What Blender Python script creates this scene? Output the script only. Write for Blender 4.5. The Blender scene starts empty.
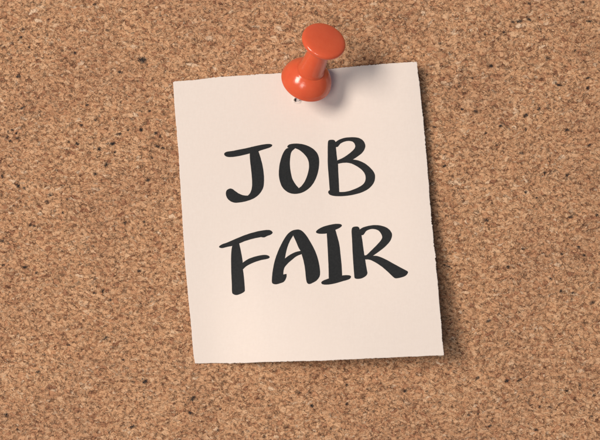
import bpy, bmesh, math, random
import numpy as np
from mathutils import Vector, Matrix, noise
from mathutils.geometry import delaunay_2d_cdt

random.seed(7)
S = 0.0002            # one working unit = 0.2 mm; the picture is 600 x 440 units at board level
D = 1500.0            # camera height above the board, in units
scene = bpy.context.scene
C = scene.collection

# ------------------------------------------------------------------ helpers
def link(name, verts, faces, mat, parent=None, smooth=True):
    me = bpy.data.meshes.new(name)
    me.from_pydata([tuple(c*S for c in v) for v in verts], [], faces)
    me.update()
    if smooth:
        me.polygons.foreach_set('use_smooth', [True]*len(me.polygons))
    if mat: me.materials.append(mat)
    o = bpy.data.objects.new(name, me)
    C.objects.link(o)
    if parent: o.parent = parent
    return o

def smooth01(a, b, x):
    t = min(1, max(0, (x-a)/(b-a)))
    return t*t*(3-2*t)

def interp(xs, ys, x):
    return float(np.interp(x, xs, ys))

def lathe(profile, seg=96):
    """profile: list of (radius, height); closed at both ends."""
    verts, faces = [], []
    n = len(profile)
    for r, h in profile:
        for k in range(seg):
            a = 2*math.pi*k/seg
            verts.append((r*math.cos(a), r*math.sin(a), h))
    for i in range(n-1):
        for k in range(seg):
            k2 = (k+1) % seg
            faces.append((i*seg+k, i*seg+k2, (i+1)*seg+k2, (i+1)*seg+k))
    verts.append((0, 0, profile[0][1])); verts.append((0, 0, profile[-1][1]))
    b, t = n*seg, n*seg+1
    for k in range(seg):
        k2 = (k+1) % seg
        faces.append((b, k2, k)); faces.append((t, (n-1)*seg+k, (n-1)*seg+k2))
    return verts, faces

def catmull(points, step=4):
    """points with an optional third item marking a corner; smooth closed outline."""
    n = len(points); out = []
    for i in range(n):
        p1 = points[i]; p2 = points[(i+1) % n]
        p0 = points[i-1] if len(p1) == 2 else None
        p3 = points[(i+2) % n] if len(p2) == 2 else None
        a = Vector(p1[:2]); b = Vector(p2[:2])
        m0 = (b-Vector(p0[:2]))*0.5 if p0 else (b-a)*0.8
        m1 = (Vector(p3[:2])-a)*0.5 if p3 else (b-a)*0.8
        L = (b-a).length
        if m0.length > 1.2*L: m0 *= 1.2*L/m0.length
        if m1.length > 1.2*L: m1 *= 1.2*L/m1.length
        for k in range(step):
            t = k/step; t2 = t*t; t3 = t2*t
            out.append(a*(2*t3-3*t2+1)+m0*(t3-2*t2+t)+b*(-2*t3+3*t2)+m1*(t3-t2))
    return out

class N:
    """small node helper"""
    def __init__(self, name):
        self.m = bpy.data.materials.new(name); self.m.use_nodes = True
        self.t = self.m.node_tree; self.b = self.t.nodes['Principled BSDF']
        self.out = self.t.nodes['Material Output']
    def node(self, kind, props=None, **ins):
        n = self.t.nodes.new(kind)
        for k, v in (props or {}).items(): setattr(n, k, v)
        for k, v in ins.items():
            key = int(k[1:]) if k[0] == '_' and k[1:].isdigit() else k.replace('_', ' ')
            self.set(n.inputs[key], v)
        return n
    def set(self, sock, v):
        if isinstance(v, bpy.types.NodeSocket): self.t.links.new(v, sock)
        else: sock.default_value = v
    def math(self, op, a, b=0.0, c=None, clamp=False):
        n = self.t.nodes.new('ShaderNodeMath'); n.operation = op; n.use_clamp = clamp
        self.set(n.inputs[0], a); self.set(n.inputs[1], b)
        if c is not None: self.set(n.inputs[2], c)
        return n.outputs[0]
    def vmath(self, op, a, b=None, scale=None):
        n = self.t.nodes.new('ShaderNodeVectorMath'); n.operation = op
        self.set(n.inputs[0], a)
        if b is not None: self.set(n.inputs[1], b)
        if scale is not None: self.set(n.inputs['Scale'], scale)
        return n.outputs[0]
    def mix(self, f, a, b, blend='MIX'):
        n = self.t.nodes.new('ShaderNodeMix'); n.data_type = 'RGBA'; n.blend_type = blend
        self.set(n.inputs[0], f); self.set(n.inputs[6], a); self.set(n.inputs[7], b)
        return n.outputs[2]
    def ramp(self, f, stops, interp='LINEAR'):
        n = self.t.nodes.new('ShaderNodeValToRGB'); cr = n.color_ramp; cr.interpolation = interp
        while len(cr.elements) < len(stops): cr.elements.new(0.5)
        for e, (p, c) in zip(cr.elements, stops):
            e.position = p; e.color = c if len(c) == 4 else (*c, 1)
        self.set(n.inputs[0], f)
        return n.outputs[0]
    def sstep(self, x, a, b):
        n = self.t.nodes.new('ShaderNodeMapRange'); n.interpolation_type = 'SMOOTHSTEP'
        self.set(n.inputs[0], x); n.inputs[1].default_value = a; n.inputs[2].default_value = b
        return n.outputs[0]
    def noise(self, vec, scale, detail=2.0, rough=0.5, dist=0.0):
        n = self.t.nodes.new('ShaderNodeTexNoise')
        self.set(n.inputs['Vector'], vec); n.inputs['Scale'].default_value = scale
        n.inputs['Detail'].default_value = detail; n.inputs['Roughness'].default_value = rough
        n.inputs['Distortion'].default_value = dist
        return n
    def voronoi(self, vec, scale, feature='F1', rnd=1.0, dims='3D'):
        n = self.t.nodes.new('ShaderNodeTexVoronoi'); n.feature = feature; n.voronoi_dimensions = dims
        self.set(n.inputs['Vector'], vec); n.inputs['Scale'].default_value = scale
        n.inputs['Randomness'].default_value = rnd
        return n

def rgb(r, g, b):
    f = lambda c: (c/255/12.92 if c/255 <= .04045 else ((c/255+.055)/1.055)**2.4)
    return (f(r), f(g), f(b), 1)

# ------------------------------------------------------------------ materials
def cork_material():
    n = N('cork')
    co = n.node('ShaderNodeTexCoord').outputs['Object']
    p = n.vmath('SCALE', co, scale=1/S)                        # working units
    w1 = n.vmath('SUBTRACT', n.noise(p, 0.11, 3, .6).outputs['Color'], (.5, .5, .5))
    w2 = n.vmath('SUBTRACT', n.noise(p, 0.8, 3, .7).outputs['Color'], (.5, .5, .5))
    q = n.vmath('ADD', p, n.vmath('SCALE', w1, scale=7.0))
    q = n.vmath('ADD', q, n.vmath('SCALE', w2, scale=2.6))
    sep = n.node('ShaderNodeSeparateXYZ', _0=q)
    def stretch(ang, sx, sy):
        # rotate and squash so the chips are elongated in one of a few directions
        mp = n.node('ShaderNodeMapping', {'vector_type': 'POINT'})
        n.set(mp.inputs['Vector'], q)
        mp.inputs['Rotation'].default_value = (0, 0, ang)
        sc = n.vmath('MULTIPLY', mp.outputs[0], (sx, sy, 0.0))
        return sc
    qa = stretch(0.30, .72, 1.25); qb = stretch(-.35, .70, 1.3)
    pick = n.math('GREATER_THAN', n.noise(p, 0.075, 2, .6).outputs[0], .53)
    def mixv(f, a, b):
        m = n.t.nodes.new('ShaderNodeMix'); m.data_type = 'VECTOR'
        n.set(m.inputs[0], f); n.set(m.inputs[4], a); n.set(m.inputs[5], b)
        return m.outputs[1]
    qq = mixv(pick, qa, qb)
    big = n.voronoi(qq, 1/4.2, dims='2D'); bige = n.voronoi(qq, 1/4.2, 'DISTANCE_TO_EDGE', dims='2D')
    sm = n.voronoi(qq, 1/2.4, dims='2D'); sme = n.voronoi(qq, 1/2.4, 'DISTANCE_TO_EDGE', dims='2D')
    bc = n.node('ShaderNodeSeparateColor', _0=big.outputs['Color'])
    sc = n.node('ShaderNodeSeparateColor', _0=sm.outputs['Color'])
    # some large chips stay whole, the rest is crumb
    whole = n.math('GREATER_THAN', bc.outputs[1], .66)
    r = n.math('ADD', n.math('MULTIPLY', whole, bc.outputs[0]),
               n.math('MULTIPLY', n.math('SUBTRACT', 1.0, whole), sc.outputs[0]))
    edge = n.math('MINIMUM', n.math('MULTIPLY', bige.outputs[0], 1.9),
                  n.math('ADD', sme.outputs[0], n.math('MULTIPLY', whole, 1.0)))
    base = n.ramp(r, CORK_RAMP)
    # mottling inside a chip
    fine = n.noise(n.vmath('MULTIPLY', qq, (.8, 1.2, 0)), .62, 4, .75).outputs[0]
    mid = n.noise(p, .09, 3, .6).outputs[0]
    low = n.noise(p, .012, 2, .5).outputs[0]
    base = n.mix(n.math('MULTIPLY', n.sstep(fine, .52, .70), .28), base, CORK_LIGHT)
    base = n.mix(n.math('MULTIPLY', n.sstep(fine, .46, .36), .48), base, CORK_DARK)
    base = n.mix(n.math('MULTIPLY', n.sstep(mid, .52, .70), .18), base, CORK_DARK)
    base = n.mix(n.math('MULTIPLY', n.sstep(low, .45, .65), .18), base, CORK_DARK)
    grit = n.noise(p, 1.5, 3, .7).outputs[0]
    base = n.mix(n.math('MULTIPLY', n.sstep(grit, .42, .32), .35), base, CORK_DARK)
    base = n.mix(n.math('MULTIPLY', n.sstep(grit, .58, .68), .25), base, CORK_LIGHT)
    # short curled cracks in random directions
    cr = n.noise(n.vmath('MULTIPLY', qq, (.6, 1.5, 0)), .36, 2, .55, 1.0).outputs[0]
    crack = n.sstep(n.math('ABSOLUTE', n.math('SUBTRACT', cr, .5)), .028, .008)
    crack = n.math('MULTIPLY', crack, n.sstep(n.noise(p, .30, 2, .5).outputs[0], .46, .56))
    base = n.mix(n.math('MULTIPLY', crack, .92), base, (.06, .027, .02, 1))
    # broken dark seams between chips, present only here and there
    seam_mask = n.sstep(n.noise(p, .23, 3, .7).outputs[0], .49, .60)
    seam = n.math('MULTIPLY', n.sstep(edge, .14, .03), seam_mask)
    base = n.mix(n.math('MULTIPLY', seam, .75), base, (.07, .03, .018, 1))
    # bark: near black flecks, broken up by the crumb around them
    att = n.node('ShaderNodeAttribute', {'attribute_name': 'bark'}).outputs['Fac']
    brk = n.math('ADD', n.math('MULTIPLY', n.math('SUBTRACT', grit, .5), 2.8), n.math('MULTIPLY', n.math('SUBTRACT', fine, .5), 2.4))
    bark = n.sstep(n.math('ADD', att, brk), .40, .56)
    bark = n.math('MULTIPLY', bark, n.sstep(att, .10, .30))
    v3 = n.voronoi(q, 1/3.4, dims='2D'); c3 = n.node('ShaderNodeSeparateColor', _0=v3.outputs['Color'])
    clus = n.noise(p, .035, 2, .6).outputs[0]
    thr = n.math('SUBTRACT', .996, n.math('MULTIPLY', n.sstep(clus, .50, .68), .03))
    sp = n.math('MULTIPLY', n.math('GREATER_THAN', c3.outputs[0], thr), n.sstep(v3.outputs['Distance'], .55, .35))
    bark = n.math('MAXIMUM', bark, n.math('MULTIPLY', sp, .45))
    base = n.mix(n.math('MULTIPLY', bark, .96), base, (.022, .022, .026, 1))
    n.set(n.b.inputs['Base Color'], base)
    n.b.inputs['Roughness'].default_value = .78
    n.b.inputs['Specular IOR Level'].default_value = .28
    # relief
    h = n.math('MULTIPLY', r, .9)
    h = n.math('ADD', h, n.math('MULTIPLY', n.sstep(edge, 0, .28), .55))
    h = n.math('ADD', h, n.math('MULTIPLY', fine, 1.3))
    h = n.math('ADD', h, n.math('MULTIPLY', mid, 1.2))
    h = n.math('SUBTRACT', h, n.math('MULTIPLY', n.math('MAXIMUM', seam, crack), 1.2))
    h = n.math('ADD', h, n.math('MULTIPLY', grit, .55))
    h = n.math('SUBTRACT', h, n.math('MULTIPLY', bark, .6))
    d = n.node('ShaderNodeDisplacement', Height=h, Midlevel=3.7, Scale=CORK_RELIEF*S)
    n.t.links.new(d.outputs[0], n.out.inputs['Displacement'])
    n.m.displacement_method = 'BOTH'
    return n.m

CORK_RELIEF = 0.60
CORK_RAMP = [(0, (.38, .165, .085)), (.08, (.63, .310, .160)), (.30, (.745, .405, .212)), (.65, (.80, .452, .245)),
             (.95, (.85, .52, .30)), (1, (.90, .63, .42))]
CORK_LIGHT = (.90, .62, .40, 1)
CORK_DARK = (.38, .17, .095, 1)

def paper_material():
    n = N('paper')
    co = n.node('ShaderNodeTexCoord').outputs['Object']
    p = n.vmath('SCALE', co, scale=1/S)
    f1 = n.noise(n.vmath('MULTIPLY', p, (1, .35, 1)), .5, 4, .65).outputs[0]
    f2 = n.noise(n.vmath('MULTIPLY', p, (.35, 1, 1)), .5, 4, .65).outputs[0]
    f3 = n.noise(p, .03, 3, .5).outputs[0]
    f = n.math('ADD', n.math('MULTIPLY', f1, .5), n.math('MULTIPLY', f2, .5))
    c = n.mix(n.sstep(f, .38, .62), (.82, .715, .645, 1), (.84, .735, .665, 1))
    c = n.mix(n.math('MULTIPLY', n.sstep(f3, .4, .65), .35), c, (.835, .725, .65, 1))
    n.set(n.b.inputs['Base Color'], c)
    n.b.inputs['Roughness'].default_value = .85
    n.b.inputs['Specular IOR Level'].default_value = .2
    b = n.node('ShaderNodeBump', Height=n.math('ADD', f, n.math('MULTIPLY', f3, 2.0)), Strength=.28, Distance=.6*S)
    n.set(n.b.inputs['Normal'], b.outputs[0])
    return n.m

def ink_material():
    n = N('ink')
    co = n.node('ShaderNodeTexCoord').outputs['Object']
    p = n.vmath('SCALE', co, scale=1/S)
    f = n.noise(p, .5, 4, .7).outputs[0]
    c = n.mix(n.sstep(f, .35, .65), (.010, .011, .012, 1), (.016, .017, .018, 1))
    n.set(n.b.inputs['Base Color'], c)
    n.b.inputs['Roughness'].default_value = .7
    n.b.inputs['Specular IOR Level'].default_value = .25
    return n.m

def plastic_material():
    n = N('orange_plastic')
    co = n.node('ShaderNodeTexCoord').outputs['Object']
    p = n.vmath('SCALE', co, scale=1/S)
    f = n.noise(p, .12, 3, .6).outputs[0]
    c = n.mix(f, (.72, .105, .040, 1), (.80, .145, .058, 1))
    n.set(n.b.inputs['Base Color'], c)
    n.b.inputs['Subsurface Weight'].default_value = .35
    n.b.inputs['Subsurface Radius'].default_value = (1.0, .25, .12)
    n.b.inputs['Subsurface Scale'].default_value = 9*S
    r = n.math('MULTIPLY_ADD', n.noise(p, .5, 3, .6).outputs[0], 0.08, .14)
    n.set(n.b.inputs['Roughness'], r)
    n.b.inputs['IOR'].default_value = 1.5
    b = n.node('ShaderNodeBump', Height=n.noise(p, .25, 3, .6).outputs[0], Strength=.25, Distance=.5*S)
    n.set(n.b.inputs['Normal'], b.outputs[0])
    return n.m

def steel_material():
    n = N('steel')
    n.b.inputs['Metallic'].default_value = 1
    n.b.inputs['Base Color'].default_value = (.72, .74, .78, 1)
    co = n.node('ShaderNodeTexCoord').outputs['Object']
    p = n.vmath('SCALE', co, scale=1/S)
    n.set(n.b.inputs['Roughness'], n.math('MULTIPLY_ADD', n.noise(p, .8, 2).outputs[0], .2, .15))
    return n.m

M_cork, M_paper, M_ink, M_plastic, M_steel = (cork_material(), paper_material(), ink_material(),
                                              plastic_material(), steel_material())

# ------------------------------------------------------------------ the cork board
BARK = [(142,60,6.5,4,1),(75,53,2.6,2.2,1),(23,29,3.6,2,.8),(21,37,2.6,1.8,.8),(29,47,2.2,2,.8),(18,76,3.4,2.6,.9),(120,72,4.6,2.4,.75),
(22,108,5.4,2,.8),(87,105,2.4,1.6,1),(149,111,2.2,1.8,1),(141,111,4,1.3,.7),(107,30,3.2,2.2,.7),(95,4,4.4,2,.8),(47,35,2.4,1.8,.8),
(7,137,2,2.4,.9),(12,130,2.4,1.8,1),(16,133,1.8,2.2,1),(10,141,2.2,1.8,1),(17,138,2,2,.9),(8,132,1.8,2.4,.8),(81,125,2.6,1.8,.9),
(95,120,2.6,2,.8),(77,144,3.4,2.4,1),(68,142,2.4,1.8,.8),(119,134,4,2,1),(128,130,2.2,1.6,.9),(141,130,3,2.8,1),(99,149,3,2.8,1),
(112,144,4.2,2.6,1),(115,152,2.4,2.2,.8),(106,165,2.4,3.8,1),(95,174,3.4,3,.75),(156,133,3.4,2,.9),(160,136,1.8,3,.8),(157,146,5,2,.9),
(163,148,2.4,1.8,1),(152,158,1.8,1.6,.9),(148,180,2.6,2.4,1),(18,186,3,2.8,1),(24,188,2.2,2,1),(14,206,2.4,1.8,.9),(50,195,3,1.6,.8),
(47,202,3.4,3.4,.75),(67,199,3.6,2.4,.7),(63,213,2.2,2.2,.7),(30,225,2.6,2.2,.9),(34,226,2,2,.9),(2,176,2.2,4,.8),(2,241,3,2.4,.9),
(125,223,3,3,.75),(144,222,2.4,1.8,.8),(93,246,2.6,1.6,.8),(25,267,4.6,1.8,.9),(3,265,2.4,2,.9),(139,271,3,2.2,1),(94,293,3.4,1.6,1),
(103,291,2,3.2,.9),(110,300,2.4,1.8,.9),(36,273,2,2,.8),(106,338,4.4,2.4,.85),(145,382,4,3,1),(132,427,4.4,2.4,.95),(38,372,4.2,1.8,.9),
(6,415,3.6,3,.9),(17,430,3,2,.8),(192,400,3.4,1.6,.9),(190,413,3.2,2.2,1),(68,345,3,1.8,.8),(195,333,2.2,1.8,.8),(123,360,2.4,1.6,.7),
(312,406,2.8,2.6,1),(347,404,2.4,2.2,.9),(193,398,3.8,2.4,.9),(405,391,3,2.2,.95),(300,393,2.2,1.8,.8),(347,385,2.4,2.2,.8),
(440,403,2.2,1.8,.8),(220,409,2.4,1.8,.8),(491,66,3.2,2.4,1),(559,85,4,1.6,1),(556,83,1.4,2.4,.9),(462,109,3,1.6,.9),(476,111,2.8,2.4,1),
(526,115,3.8,2.4,1),(501,126,3.2,1.8,1),(486,133,1.8,2.2,.9),(526,129,1.4,2.8,1),(567,130,3.8,2.8,.85),(497,145,2.4,1.8,.8),
(522,153,4.4,2.4,.75),(545,173,3,2.8,.8),(567,175,2.8,2.4,.9),(590,145,4.6,1.6,.9),(435,127,3.4,1.6,1),(445,166,3.2,1.6,.9),
(588,78,3.6,1.6,1),(588,88,2,2.6,.9),(472,78,4,1.6,.6),(539,109,3,3,.7),(486,220,4.4,2.6,.85),(526,192,2.4,2,.9),(537,198,2,1.8,.9),
(505,196,3,1.8,.7),(571,217,3.4,2.4,.85),(597,215,3,1.8,.95),(579,247,2.6,2,1),(584,255,3,2.2,.9),(562,254,2.2,1.8,1),(508,267,3.4,2.2,.8),
(449,267,5.5,1.3,.9),(445,265,1.6,2,.8),(551,279,3.4,1.6,.8),(561,291,1.8,2.6,.9),(573,293,2.2,2,.9),(592,303,4.4,2.4,.85),(523,249,2.4,1.8,.7),
(489,321,4.6,1.6,1),(478,378,3,2.2,.8),(507,381,3.4,2.4,.9),(520,380,4.2,1.8,.85),(580,385,2.6,3,.8),(567,391,3.2,2.6,.75),(540,407,2.2,2.2,.9),
(550,407,2.4,1.6,.9),(469,415,2.4,1.8,.9),(478,414,2,1.8,.8),(490,426,3,1.8,.95),(592,417,2.2,2.6,.9),(536,430,3.2,2.2,.9),(594,396,3,1.6,.7),
(520,21,5,2.4,.85),(529,19,4.6,2.2,.85),(513,22,3.4,1.6,.95),(589,21,4.6,1.6,.95),(529,3,4.4,1.8,.85),(504,32,1.8,2.4,.9),(440,43,3.2,2.2,.7),
(485,34,2.4,1.8,.8),(583,2,3.4,2,.8),(548,58,3.2,2.4,.75),(427,75,2.2,1.8,.7),(575,50,3,2,.7),(547,60,2.4,1.8,.6)]

def build_board():
    W, H, st = 1080.0, 820.0, 0.8
    nx, ny = int(W/st)+1, int(H/st)+1
    xs = np.linspace(-W/2, W/2, nx); ys = np.linspace(-H/2, H/2, ny)
    X, Y = np.meshgrid(xs, ys)
    top = np.stack([X.ravel(), Y.ravel(), np.zeros(nx*ny)], 1)
    i = np.arange(nx-1)[None, :]; j = np.arange(ny-1)[:, None]
    a = j*nx+i
    quads = np.stack([a, a+1, a+nx+1, a+nx], -1).reshape(-1, 4)
    # rim of the slab, and its back
    ring = np.concatenate([np.arange(nx), (np.arange(1, ny))*nx+nx-1,
                           (ny-1)*nx+np.arange(nx-2, -1, -1), np.arange(ny-2, 0, -1)*nx])
    low = top[ring].copy(); low[:, 2] = -45
    b0 = nx*ny; m = len(ring)
    k = np.arange(m); k2 = (k+1) % m
    side = np.stack([ring[k], b0+k, b0+k2, ring[k2]], 1)
    corner = [b0, b0+nx-1, b0+nx-1+ny-1, b0+nx-1+ny-1+nx-1]
    verts = np.concatenate([top, low])*S
    me = bpy.data.meshes.new('cork_board')
    nq = len(quads)+len(side)
    loops = np.concatenate([quads.ravel(), side.ravel(), np.arange(b0+m-1, b0-1, -1)]).astype(np.int32)
    starts = np.concatenate([np.arange(nq)*4, [nq*4]]).astype(np.int32)
    me.vertices.add(len(verts)); me.vertices.foreach_set('co', verts.astype(np.float32).ravel())
    me.loops.add(len(loops)); me.loops.foreach_set('vertex_index', loops)
    me.polygons.add(nq+1); me.polygons.foreach_set('loop_start', starts)
    sm = np.zeros(nq+1, dtype=bool); sm[:len(quads)] = True
    me.polygons.foreach_set('use_smooth', sm)
    me.update(calc_edges=True); me.validate()
    # where the bark flecks sit (more of the same beyond the part described)
    rnd = random.Random(3)
    flecks = [(x-300, 220-y, a, b, s_) for x, y, a, b, s_ in BARK]
    while len(flecks) < 300:
        x, y = rnd.uniform(-W/2+8, W/2-8), rnd.uniform(-H/2+8, H/2-8)
        if abs(x) > 305 or abs(y) > 225:
            flecks.append((x, y, rnd.uniform(2, 4.5), rnd.uniform(1.6, 2.6), rnd.uniform(.7, 1)))
    bark = np.zeros((ny, nx), dtype=np.float32)
    for x, y, a, b, s_ in flecks:
        i0 = int((x+W/2)/st); j0 = int((y+H/2)/st); k = 12
        ii = slice(max(0, i0-k), min(nx, i0+k)); jj = slice(max(0, j0-k), min(ny, j0+k))
        t = rnd.uniform(-.5, .5)
        dx = X[jj, ii]-x; dy = Y[jj, ii]-y
        u = (dx*math.cos(t)+dy*math.sin(t))/(a*.55); v = (-dx*math.sin(t)+dy*math.cos(t))/(b*.55)
        bark[jj, ii] = np.maximum(bark[jj, ii], s_*np.exp(-.6*(u*u+v*v)))
    at = me.attributes.new('bark', 'FLOAT', 'POINT')
    vals = np.zeros(len(me.vertices), dtype=np.float32); vals[:nx*ny] = bark.ravel()
    at.data.foreach_set('value', vals)
    me.materials.append(M_cork)
    o = bpy.data.objects.new('cork_board', me); C.objects.link(o)
    o['kind'] = 'structure'
    o['label'] = 'tan cork pin board with dark specks behind the paper note'
    return o
build_board()

# ------------------------------------------------------------------ the paper note
# outline as seen in the photograph (600 x 440), clockwise from the upper left corner
TOP = [(173.0, 82.2), (174.6, 81.3), (193, 80.0), (223.5, 76.6), (251.7, 74.8), (279.8, 73.0), (305, 71), (329, 69.2),
       (360, 65.8), (390, 63.3), (416.8, 61.8)]
RIGHT = [(416.8, 61.8), (421.2, 101), (425.3, 138), (428, 176), (431.0, 215), (435.3, 254), (438.8, 295), (441.8, 333),
         (443.8, 355.3)]
BOTTOM = [(195.2, 363.2), (231.7, 363.4), (266.7, 362.0), (301.7, 361.2), (322.6, 360.6), (355, 359.3), (395, 357.2),
          (443.8, 355.3)]
LEFT = [(173.0, 82.2), (175.2, 114), (178.3, 148), (180.8, 192), (182.8, 227), (186, 275), (190, 315), (193.6, 355),
        (195.2, 363.2)]

def polyline(pts, t, key):
    v = [p[key] for p in pts]; a, b = v[0], v[-1]
    q = a+(b-a)*t
    return (q, interp(v, [p[1-key] for p in pts], q)) if key == 0 else (interp(v, [p[0] for p in pts], q), q)

def jag(a, b, amp):
    w = .35+1.3*abs(noise.noise(Vector((a*.05, b+40, 0))))*2     # rough stretches between clean ones
    return amp*(w*(noise.noise(Vector((a*.45, b, 0)))*.6+noise.noise(Vector((a*1.1, b+9, 0)))*.8) +
                noise.noise(Vector((a*.07, b+20, 0)))*.9)

def lift(u, v):
    """height of the sheet over the board: pinned at the top, free corners curl up"""
    g = interp([0, .12, .3, .45, .62, .8, 1], LIFT_G, v)
    ft = smooth01(.55, 1.0, u); q = max(0, u-.03)/.97; fb = (1-(1-q)**2.0)*smooth01(0, .30, u)
    f = ft*(1-smooth01(.25, 1, v))+fb*smooth01(.25, 1, v)
    z = 1.6+g*f
    z += 3.0*math.exp(-((u-.47)/.26)**2)*smooth01(.55, 1.0, v)      # belly of the lower edge
    z += .5*noise.noise(Vector((u*2.2, v*2.0, 3)))*smooth01(0, .3, v)
    z += 4*smooth01(.08, .40, u)*smooth01(.5, 1.0, v)*(1-.6*smooth01(.6, 1, u))
    # slight buckles of the sheet
    z += .8*smooth01(.2, .5, v)*math.exp(-((u-.35-.15*v)/.18)**2)*(1-v)
    return z
LIFT_G = [14, 11, 8, 9.5, 16, 25, 33]

def sheet_xy(u, v, rough=True):
    """true position of a sheet point (perspective undone at its height)"""
    t = polyline(TOP, u, 0); b = polyline(BOTTOM, u, 0)
    l = polyline(LEFT, v, 1); r = polyline(RIGHT, v, 1)
    c00, c10, c01, c11 = TOP[0], TOP[-1], BOTTOM[0], BOTTOM[-1]
    x, y = ((1-v)*t[k]+v*b[k]+(1-u)*l[k]+u*r[k] -
            ((1-u)*(1-v)*c00[k]+u*(1-v)*c10[k]+(1-u)*v*c01[k]+u*v*c11[k]) for k in (0, 1))
    if rough:
        e = .015
        x += jag(y, 1.5, .5)*smooth01(1-e, 1, u)+jag(y, 7.5, .3)*smooth01(e, 0, u) if u > .5 else jag(y, 7.5, .3)*(1-smooth01(0, e, u))
        if v > .5: y += jag(x, 3.5, .35)*smooth01(1-e, 1, v)
        else: y += jag(x, 5.5, .35)*(1-smooth01(0, e, v))
    z = lift(u, v)
    k = (D-z)/D
    return ((x-300)*k, (220-y)*k, z)

def build_sheet(parent):
    def ticks(n):
        a = [i/n for i in range(n+1)]
        return sorted(set(a+[.002, .004, .007, .011, .998, .996, .993, .989]))
    us, vs = ticks(420), ticks(480)
    nu, nv = len(us), len(vs)
    T = .55                                             # sheet thickness
    verts = []
    for v in vs:
        for u in us: verts.append(sheet_xy(u, v))
    for v in vs:
        for u in us:
            x, y, z = verts[len(verts)-nu*nv]
            verts.append((x, y, z-T))
    faces = []
    o = nu*nv
    for j in range(nv-1):
        for i in range(nu-1):
            a = j*nu+i
            faces.append((a, a+nu, a+nu+1, a+1)); faces.append((o+a, o+a+1, o+a+nu+1, o+a+nu))
    for i in range(nu-1):
        faces.append((i, i+1, o+i+1, o+i)); a = (nv-1)*nu+i; faces.append((a+1, a, o+a, o+a+1))
    for j in range(nv-1):
        a = j*nu; faces.append((a+nu, a, o+a, o+a+nu)); a = j*nu+nu-1; faces.append((a, a+nu, o+a+nu, o+a))
    return link('sheet', verts, faces, M_paper, parent)

# letter outlines; each (crop offset, crop scale, contours); third item marks a corner
c = 1
LETTERS = {
 'J': ((215, 138), 6.286, [[(58,100),(72,88),(110,82),(150,74),(200,64),(250,52),(300,42),(340,38),(359,44),(350,56),(320,67),
    (290,76),(272,83,c),(284,120),(297,170),(306,230),(306,290),(296,325),(270,360),(230,385),(180,400),(130,406),(100,398),
    (78,378),(69,352),(74,330),(92,319),(108,321),(125,333),(150,350),(180,361),(207,363,c),(222,345),(232,315),(234,270),
    (228,200),(221,140),(219,96,c),(180,106),(130,116),(90,119),(68,114)]]),
 'O': ((270, 132), 6.286, [[(110,90),(122,79),(150,74),(190,75),(230,85),(270,106),(298,138),(308,180),(304,235),(288,290),
    (262,335),(225,368),(180,386),(135,386),(98,368),(72,335),(58,285),(57,240),(64,190),(80,140),(100,108),(122,99,c),(112,97)],
    [(158,101,c),(185,113),(215,138),(238,170),(246,210),(240,255),(222,305),(200,338),(181,354,c),(160,330),(140,295),
    (129,250),(124,205),(126,160),(134,125)]]),
 'B': ((320, 130), 6.286, [[(55,66),(75,62),(90,65),(97,77,c),(120,62),(155,50),(200,46),(240,50),(268,65),(283,92),(280,118),
    (262,145),(232,168),(205,186,c),(240,192),(280,210),(315,238),(340,270),(345,300),(335,335),(305,368),(260,392),(200,408),
    (140,415),(90,414),(62,406),(52,392),(56,382),(62,379,c),(56,300),(50,220),(49,140),(50,85)],
    [(99,107,c),(112,104),(128,85),(155,72),(185,68),(210,76),(222,98),(215,120),(185,148),(145,175),(108,192,c),(103,150)],
    [(112,212,c),(150,205),(190,208),(230,226),(265,252),(284,280),(287,310),(275,338),(240,362),(190,382),(150,390),
    (120,390,c),(118,340),(114,270)]]),
 'F': ((215, 225), 5.867, [[(24,128),(40,115),(80,100),(130,78),(190,55),(250,38),(300,30),(325,32),(337,44),(328,55),(305,64),
    (288,72),(270,70,c),(230,78),(180,92),(141,108,c),(150,150),(158,190),(162,222,c),(200,198),(250,182),(290,176),(312,180),
    (320,188),(310,197),(270,205),(225,220),(185,240),(163,260,c),(168,300),(172,345),(174,375),(172,390),(150,403),(125,410),
    (108,405),(101,395),(99,340),(96,270),(95,200),(97,150),(102,122,c),(70,128),(40,135)]]),
 'A': ((268, 225), 6.286, [[(28,365),(25,345),(30,290),(42,230),(62,170),(90,110),(118,65),(145,40),(175,30),(205,33),(235,60),
    (270,115),(300,175),(318,235),(326,290),(324,320),(308,345),(280,363),(258,370),(246,362),(240,340),(234,280),(224,225),
    (212,182,c),(180,195),(145,222),(120,245),(103,266,c),(97,285),(95,312,c),(116,308,c),(114,330),(100,355),(75,366),(48,372)],
    [(158,64,c),(175,100),(192,140),(206,163,c),(170,172),(135,190),(105,212,c),(115,160),(132,110)]]),
 'I': ((312, 218), 5.867, [[(24,82),(35,68),(65,52),(100,42),(140,35),(168,37),(174,46),(160,58),(136,69,c),(148,110),
    (160,160),(167,220),(173,280),(176,338,c),(200,336),(222,338),(228,346),(218,358),(180,370),(130,384),(90,390),(62,388),
    (55,378),(66,368),(99,355,c),(98,300),(95,230),(91,150),(87,90,c),(60,92),(35,90)]]),
 'R': ((348, 220), 6.77, [[(28,56),(40,47),(62,45),(74,52),(78,66,c),(100,52),(140,40),(190,35),(235,42),(270,58),(293,85),
    (296,112),(282,145),(250,180),(210,212),(166,243,c),(200,245),(250,265),(310,298),(360,325),(400,346),(405,356),(390,376),
    (360,388),(325,394),(310,388),(270,350),(225,312),(180,283),(145,268),(115,266,c),(120,300),(128,345),(130,362),(120,378),
    (95,393),(65,398),(48,394),(44,385),(38,310),(32,220),(28,130),(25,80)],
    [(90,103,c),(105,98),(125,72),(160,60),(195,65),(218,82),(232,112),(225,135),(200,165),(160,205),(125,238),(110,240,c),
    (104,200),(96,140)]]),
}

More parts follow.
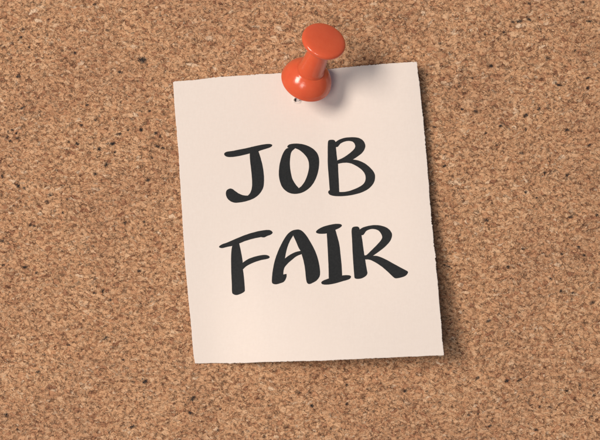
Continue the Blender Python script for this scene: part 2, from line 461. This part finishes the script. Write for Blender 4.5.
def inside(p, contours):
    odd = False
    for ct in contours:
        n = len(ct)
        for i in range(n):
            a, b = ct[i], ct[(i+1) % n]
            if (a[1] > p[1]) != (b[1] > p[1]) and p[0] < (b[0]-a[0])*(p[1]-a[1])/(b[1]-a[1])+a[0]:
                odd = not odd
    return odd

# inverse of the sheet map: picture point -> (u, v)
def uv_of(x, y):
    u = (x-TOP[0][0])/243; v = (y-72)/290
    for _ in range(12):
        def pic(u, v):
            X, Y, Z = sheet_xy(u, v, False); k = D/(D-Z)
            return 300+X*k, 220-Y*k
        px, py = pic(u, v); e = .001
        ax, ay = pic(u+e, v); bx, by = pic(u, v+e)
        j = np.array([[(ax-px)/e, (bx-px)/e], [(ay-py)/e, (by-py)/e]])
        du, dv = np.linalg.solve(j, [x-px, y-py])
        u += du; v += dv
        if abs(du)+abs(dv) < 1e-6: break
    return u, v

def build_letter(ch, parent):
    (ox, oy), sc, raw = LETTERS[ch]
    cons = []
    for ct in raw:
        pts = catmull([tuple([q[0], q[1]]+list(q[2:])) for q in ct], 5)
        # pen edge wobble on paper grain
        pts = [(ox+p.x/sc+.10*noise.noise(Vector((p.x*.25, p.y*.25, 1))),
                oy+p.y/sc+.10*noise.noise(Vector((p.x*.25, p.y*.25, 8)))) for p in pts]
        # the wet pen spreads a little: push the outline outwards (holes close in)
        m = len(pts); grown = []
        sign = (1 if ct is raw[0] else -1)*(1 if sum(pts[i-1][0]*pts[i][1]-pts[i][0]*pts[i-1][1] for i in range(m)) > 0 else -1)
        for i in range(m):
            dx = pts[(i+1) % m][0]-pts[i-1][0]; dy = pts[(i+1) % m][1]-pts[i-1][1]; L = math.hypot(dx, dy) or 1
            grown.append((pts[i][0]+.16*sign*dy/L, pts[i][1]-.16*sign*dx/L))
        pts = grown
        cons.append(pts)
    verts, edges = [], []
    for ct in cons:
        b = len(verts)
        verts += [Vector(p) for p in ct]
        edges += [(b+i, b+(i+1) % len(ct)) for i in range(len(ct))]
    xs = [v.x for v in verts]; ys = [v.y for v in verts]
    gy = min(ys)
    while gy < max(ys):
        gx = min(xs)
        while gx < max(xs):
            if inside((gx, gy), cons): verts.append(Vector((gx, gy)))
            gx += 1.5
        gy += 1.5
    vo, eo, fo, *_ = delaunay_2d_cdt(verts, edges, [], 0, 1e-5)
    faces = []
    for f in fo:
        cx = sum(vo[i].x for i in f)/len(f); cy = sum(vo[i].y for i in f)/len(f)
        if inside((cx, cy), cons): faces.append(tuple(f))
    out = []
    for v in vo:
        u, w = uv_of(v.x, v.y)
        X, Y, Z = sheet_xy(u, w, False)
        out.append((X, Y, Z+.16))
    # face up
    a, b2, c2 = (Vector(out[i]) for i in faces[0][:3])
    if (b2-a).cross(c2-a).z < 0: faces = [tuple(reversed(f)) for f in faces]
    used = sorted({i for f in faces for i in f}); mp = {i: k for k, i in enumerate(used)}
    o = link('letter', [out[i] for i in used], [tuple(mp[i] for i in f) for f in faces], M_ink, parent)
    o['label'] = 'black brush written letter '+ch
    return o

note = bpy.data.objects.new('paper_note', None); C.objects.link(note)
note.empty_display_size = .01
note['label'] = 'cream square paper note reading JOB FAIR pinned to the cork board'
note['category'] = 'note'
build_sheet(note)
for ch in 'JOBFAIR': build_letter(ch, note)

def build_puncture(parent):
    # torn lip the needle pushed up, and a dark disc painting in the gap's shade
    u, v = uv_of(297.0, 100.0)
    X, Y, Z = sheet_xy(u, v, False)
    rings = [(4.2, .05), (3.5, .4), (3.0, .9), (2.6, .95), (2.3, .3)]
    seg = 36; verts = []; faces = []
    for r0, h in rings:
        for k in range(seg):
            a = 2*math.pi*k/seg
            w = 1+.22*noise.noise(Vector((math.cos(a)*1.6, math.sin(a)*1.6, r0*.3)))
            hh = h*(1+.7*noise.noise(Vector((math.cos(a)*2.3, math.sin(a)*2.3, 5))))
            verts.append((X+r0*w*math.cos(a)*1.25, Y+r0*w*math.sin(a)*.95, Z+hh))
    for i in range(len(rings)-1):
        for k in range(seg):
            k2 = (k+1) % seg
            faces.append((i*seg+k, i*seg+k2, (i+1)*seg+k2, (i+1)*seg+k))
    lip = link('puncture_lip', verts, faces, M_paper, parent)
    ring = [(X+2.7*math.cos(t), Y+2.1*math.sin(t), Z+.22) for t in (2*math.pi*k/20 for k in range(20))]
    link('puncture_shade', ring, [tuple(range(20))], M_ink, parent)
build_puncture(note)

# ------------------------------------------------------------------ the push pin
pin = bpy.data.objects.new('push_pin', None); C.objects.link(pin)
pin.empty_display_size = .01
pin['label'] = 'glossy orange red plastic push pin leaning at the top of the note'
pin['category'] = 'push pin'
axis = Vector((25.5, 51, 76)).normalized()
pin.location = Vector((-2.5, 119.5, 1.6))*S
pin.rotation_euler = axis.to_track_quat('Z', 'Y').to_euler()

def arc(cx, cz, r, a0, a1, n):
    return [(cx+r*math.cos(math.radians(a0+(a1-a0)*i/n)), cz+r*math.sin(math.radians(a0+(a1-a0)*i/n))) for i in range(n+1)]
def bez(p0, p1, p2, p3, n):
    out = []
    for i in range(n+1):
        t = i/n; s = 1-t
        out.append(tuple(s**3*p0[k]+3*s*s*t*p1[k]+3*s*t*t*p2[k]+t**3*p3[k] for k in (0, 1)))
    return out

v, f = lathe([(.05, -30), (1.3, -22), (1.8, -16), (1.8, 10), (1.8, 32.5)], 32)
link('needle', v, f, M_steel, pin)
# collar: flared bell whose rim rests towards the paper
UP = 6.5                                                # bare needle between paper and collar
def turned(name, prof):
    v, f = lathe([(q[0], q[1]+UP) for q in prof], 128)
    return link(name, v, f, M_plastic, pin)
turned('collar', [(2.2, 24.5), (10, 24.0), (20, 23.4)]+arc(23.0, 25.9, 2.4, -90, 30, 10) +
       bez((24.9, 27.6), (24.8, 32.5), (20.5, 38.6), (15.0, 42.6), 18)[1:]+[(14.2, 43.4)])
turned('grip', [(13.2, 40.2)]+bez((13.5, 42.8), (13.4, 43.8), (13.0, 44.8), (12.5, 46), 6)+bez((12.5, 46), (11.4, 58), (10.6, 68), (10.5, 74), 14)[1:] +
       bez((10.5, 74), (10.8, 79), (12.8, 82.0), (15.6, 83.8), 8)[1:])
turned('cap', [(12.5, 83.0), (15.2, 83.4)]+arc(18.4, 86.6, 3.1, -75, 60, 12)+bez((19.7, 89.4), (17.6, 90.7), (10, 91.6), (3, 91.8), 14))

# ------------------------------------------------------------------ light, camera, world
def lamp(name, direction, dist, size, power, color):
    l = bpy.data.lights.new(name, 'AREA'); l.shape = 'RECTANGLE'
    l.size, l.size_y = size; l.energy = power; l.color = color
    o = bpy.data.objects.new(name, l); C.objects.link(o)
    d = Vector(direction).normalized()
    o.location = d*dist
    o.rotation_euler = d.to_track_quat('Z', 'Y').to_euler()
    return o
el = lambda az, e: (math.cos(math.radians(az))*math.cos(math.radians(e)), math.sin(math.radians(az))*math.cos(math.radians(e)),
                    math.sin(math.radians(e)))
KEY = (1.0, .90, .80)
lamp('window_light', el(160, 55), 1.3, (.46, .38), 14.6, KEY)
lamp('ceiling_light', el(222, 74), 1.3, (.36, .36), 4.3, (1.0, .92, .85))

w = bpy.data.worlds.new('World'); scene.world = w; w.use_nodes = True
bg = w.node_tree.nodes['Background']
bg.inputs[0].default_value = (.58, .78, 1.0, 1); bg.inputs[1].default_value = .165

cam = bpy.data.cameras.new('camera'); co = bpy.data.objects.new('camera', cam); C.objects.link(co)
cam.sensor_width = 36; cam.lens = 36*D/600
co.location = (0, 0, D*S)
cam.clip_start = .01; cam.clip_end = 20
scene.camera = co

scene.view_settings.view_transform = 'Standard'; scene.view_settings.look = 'None'
scene.view_settings.exposure = 0; scene.view_settings.gamma = 1
scene.render.engine = 'CYCLES'
scene.cycles.use_denoising = True
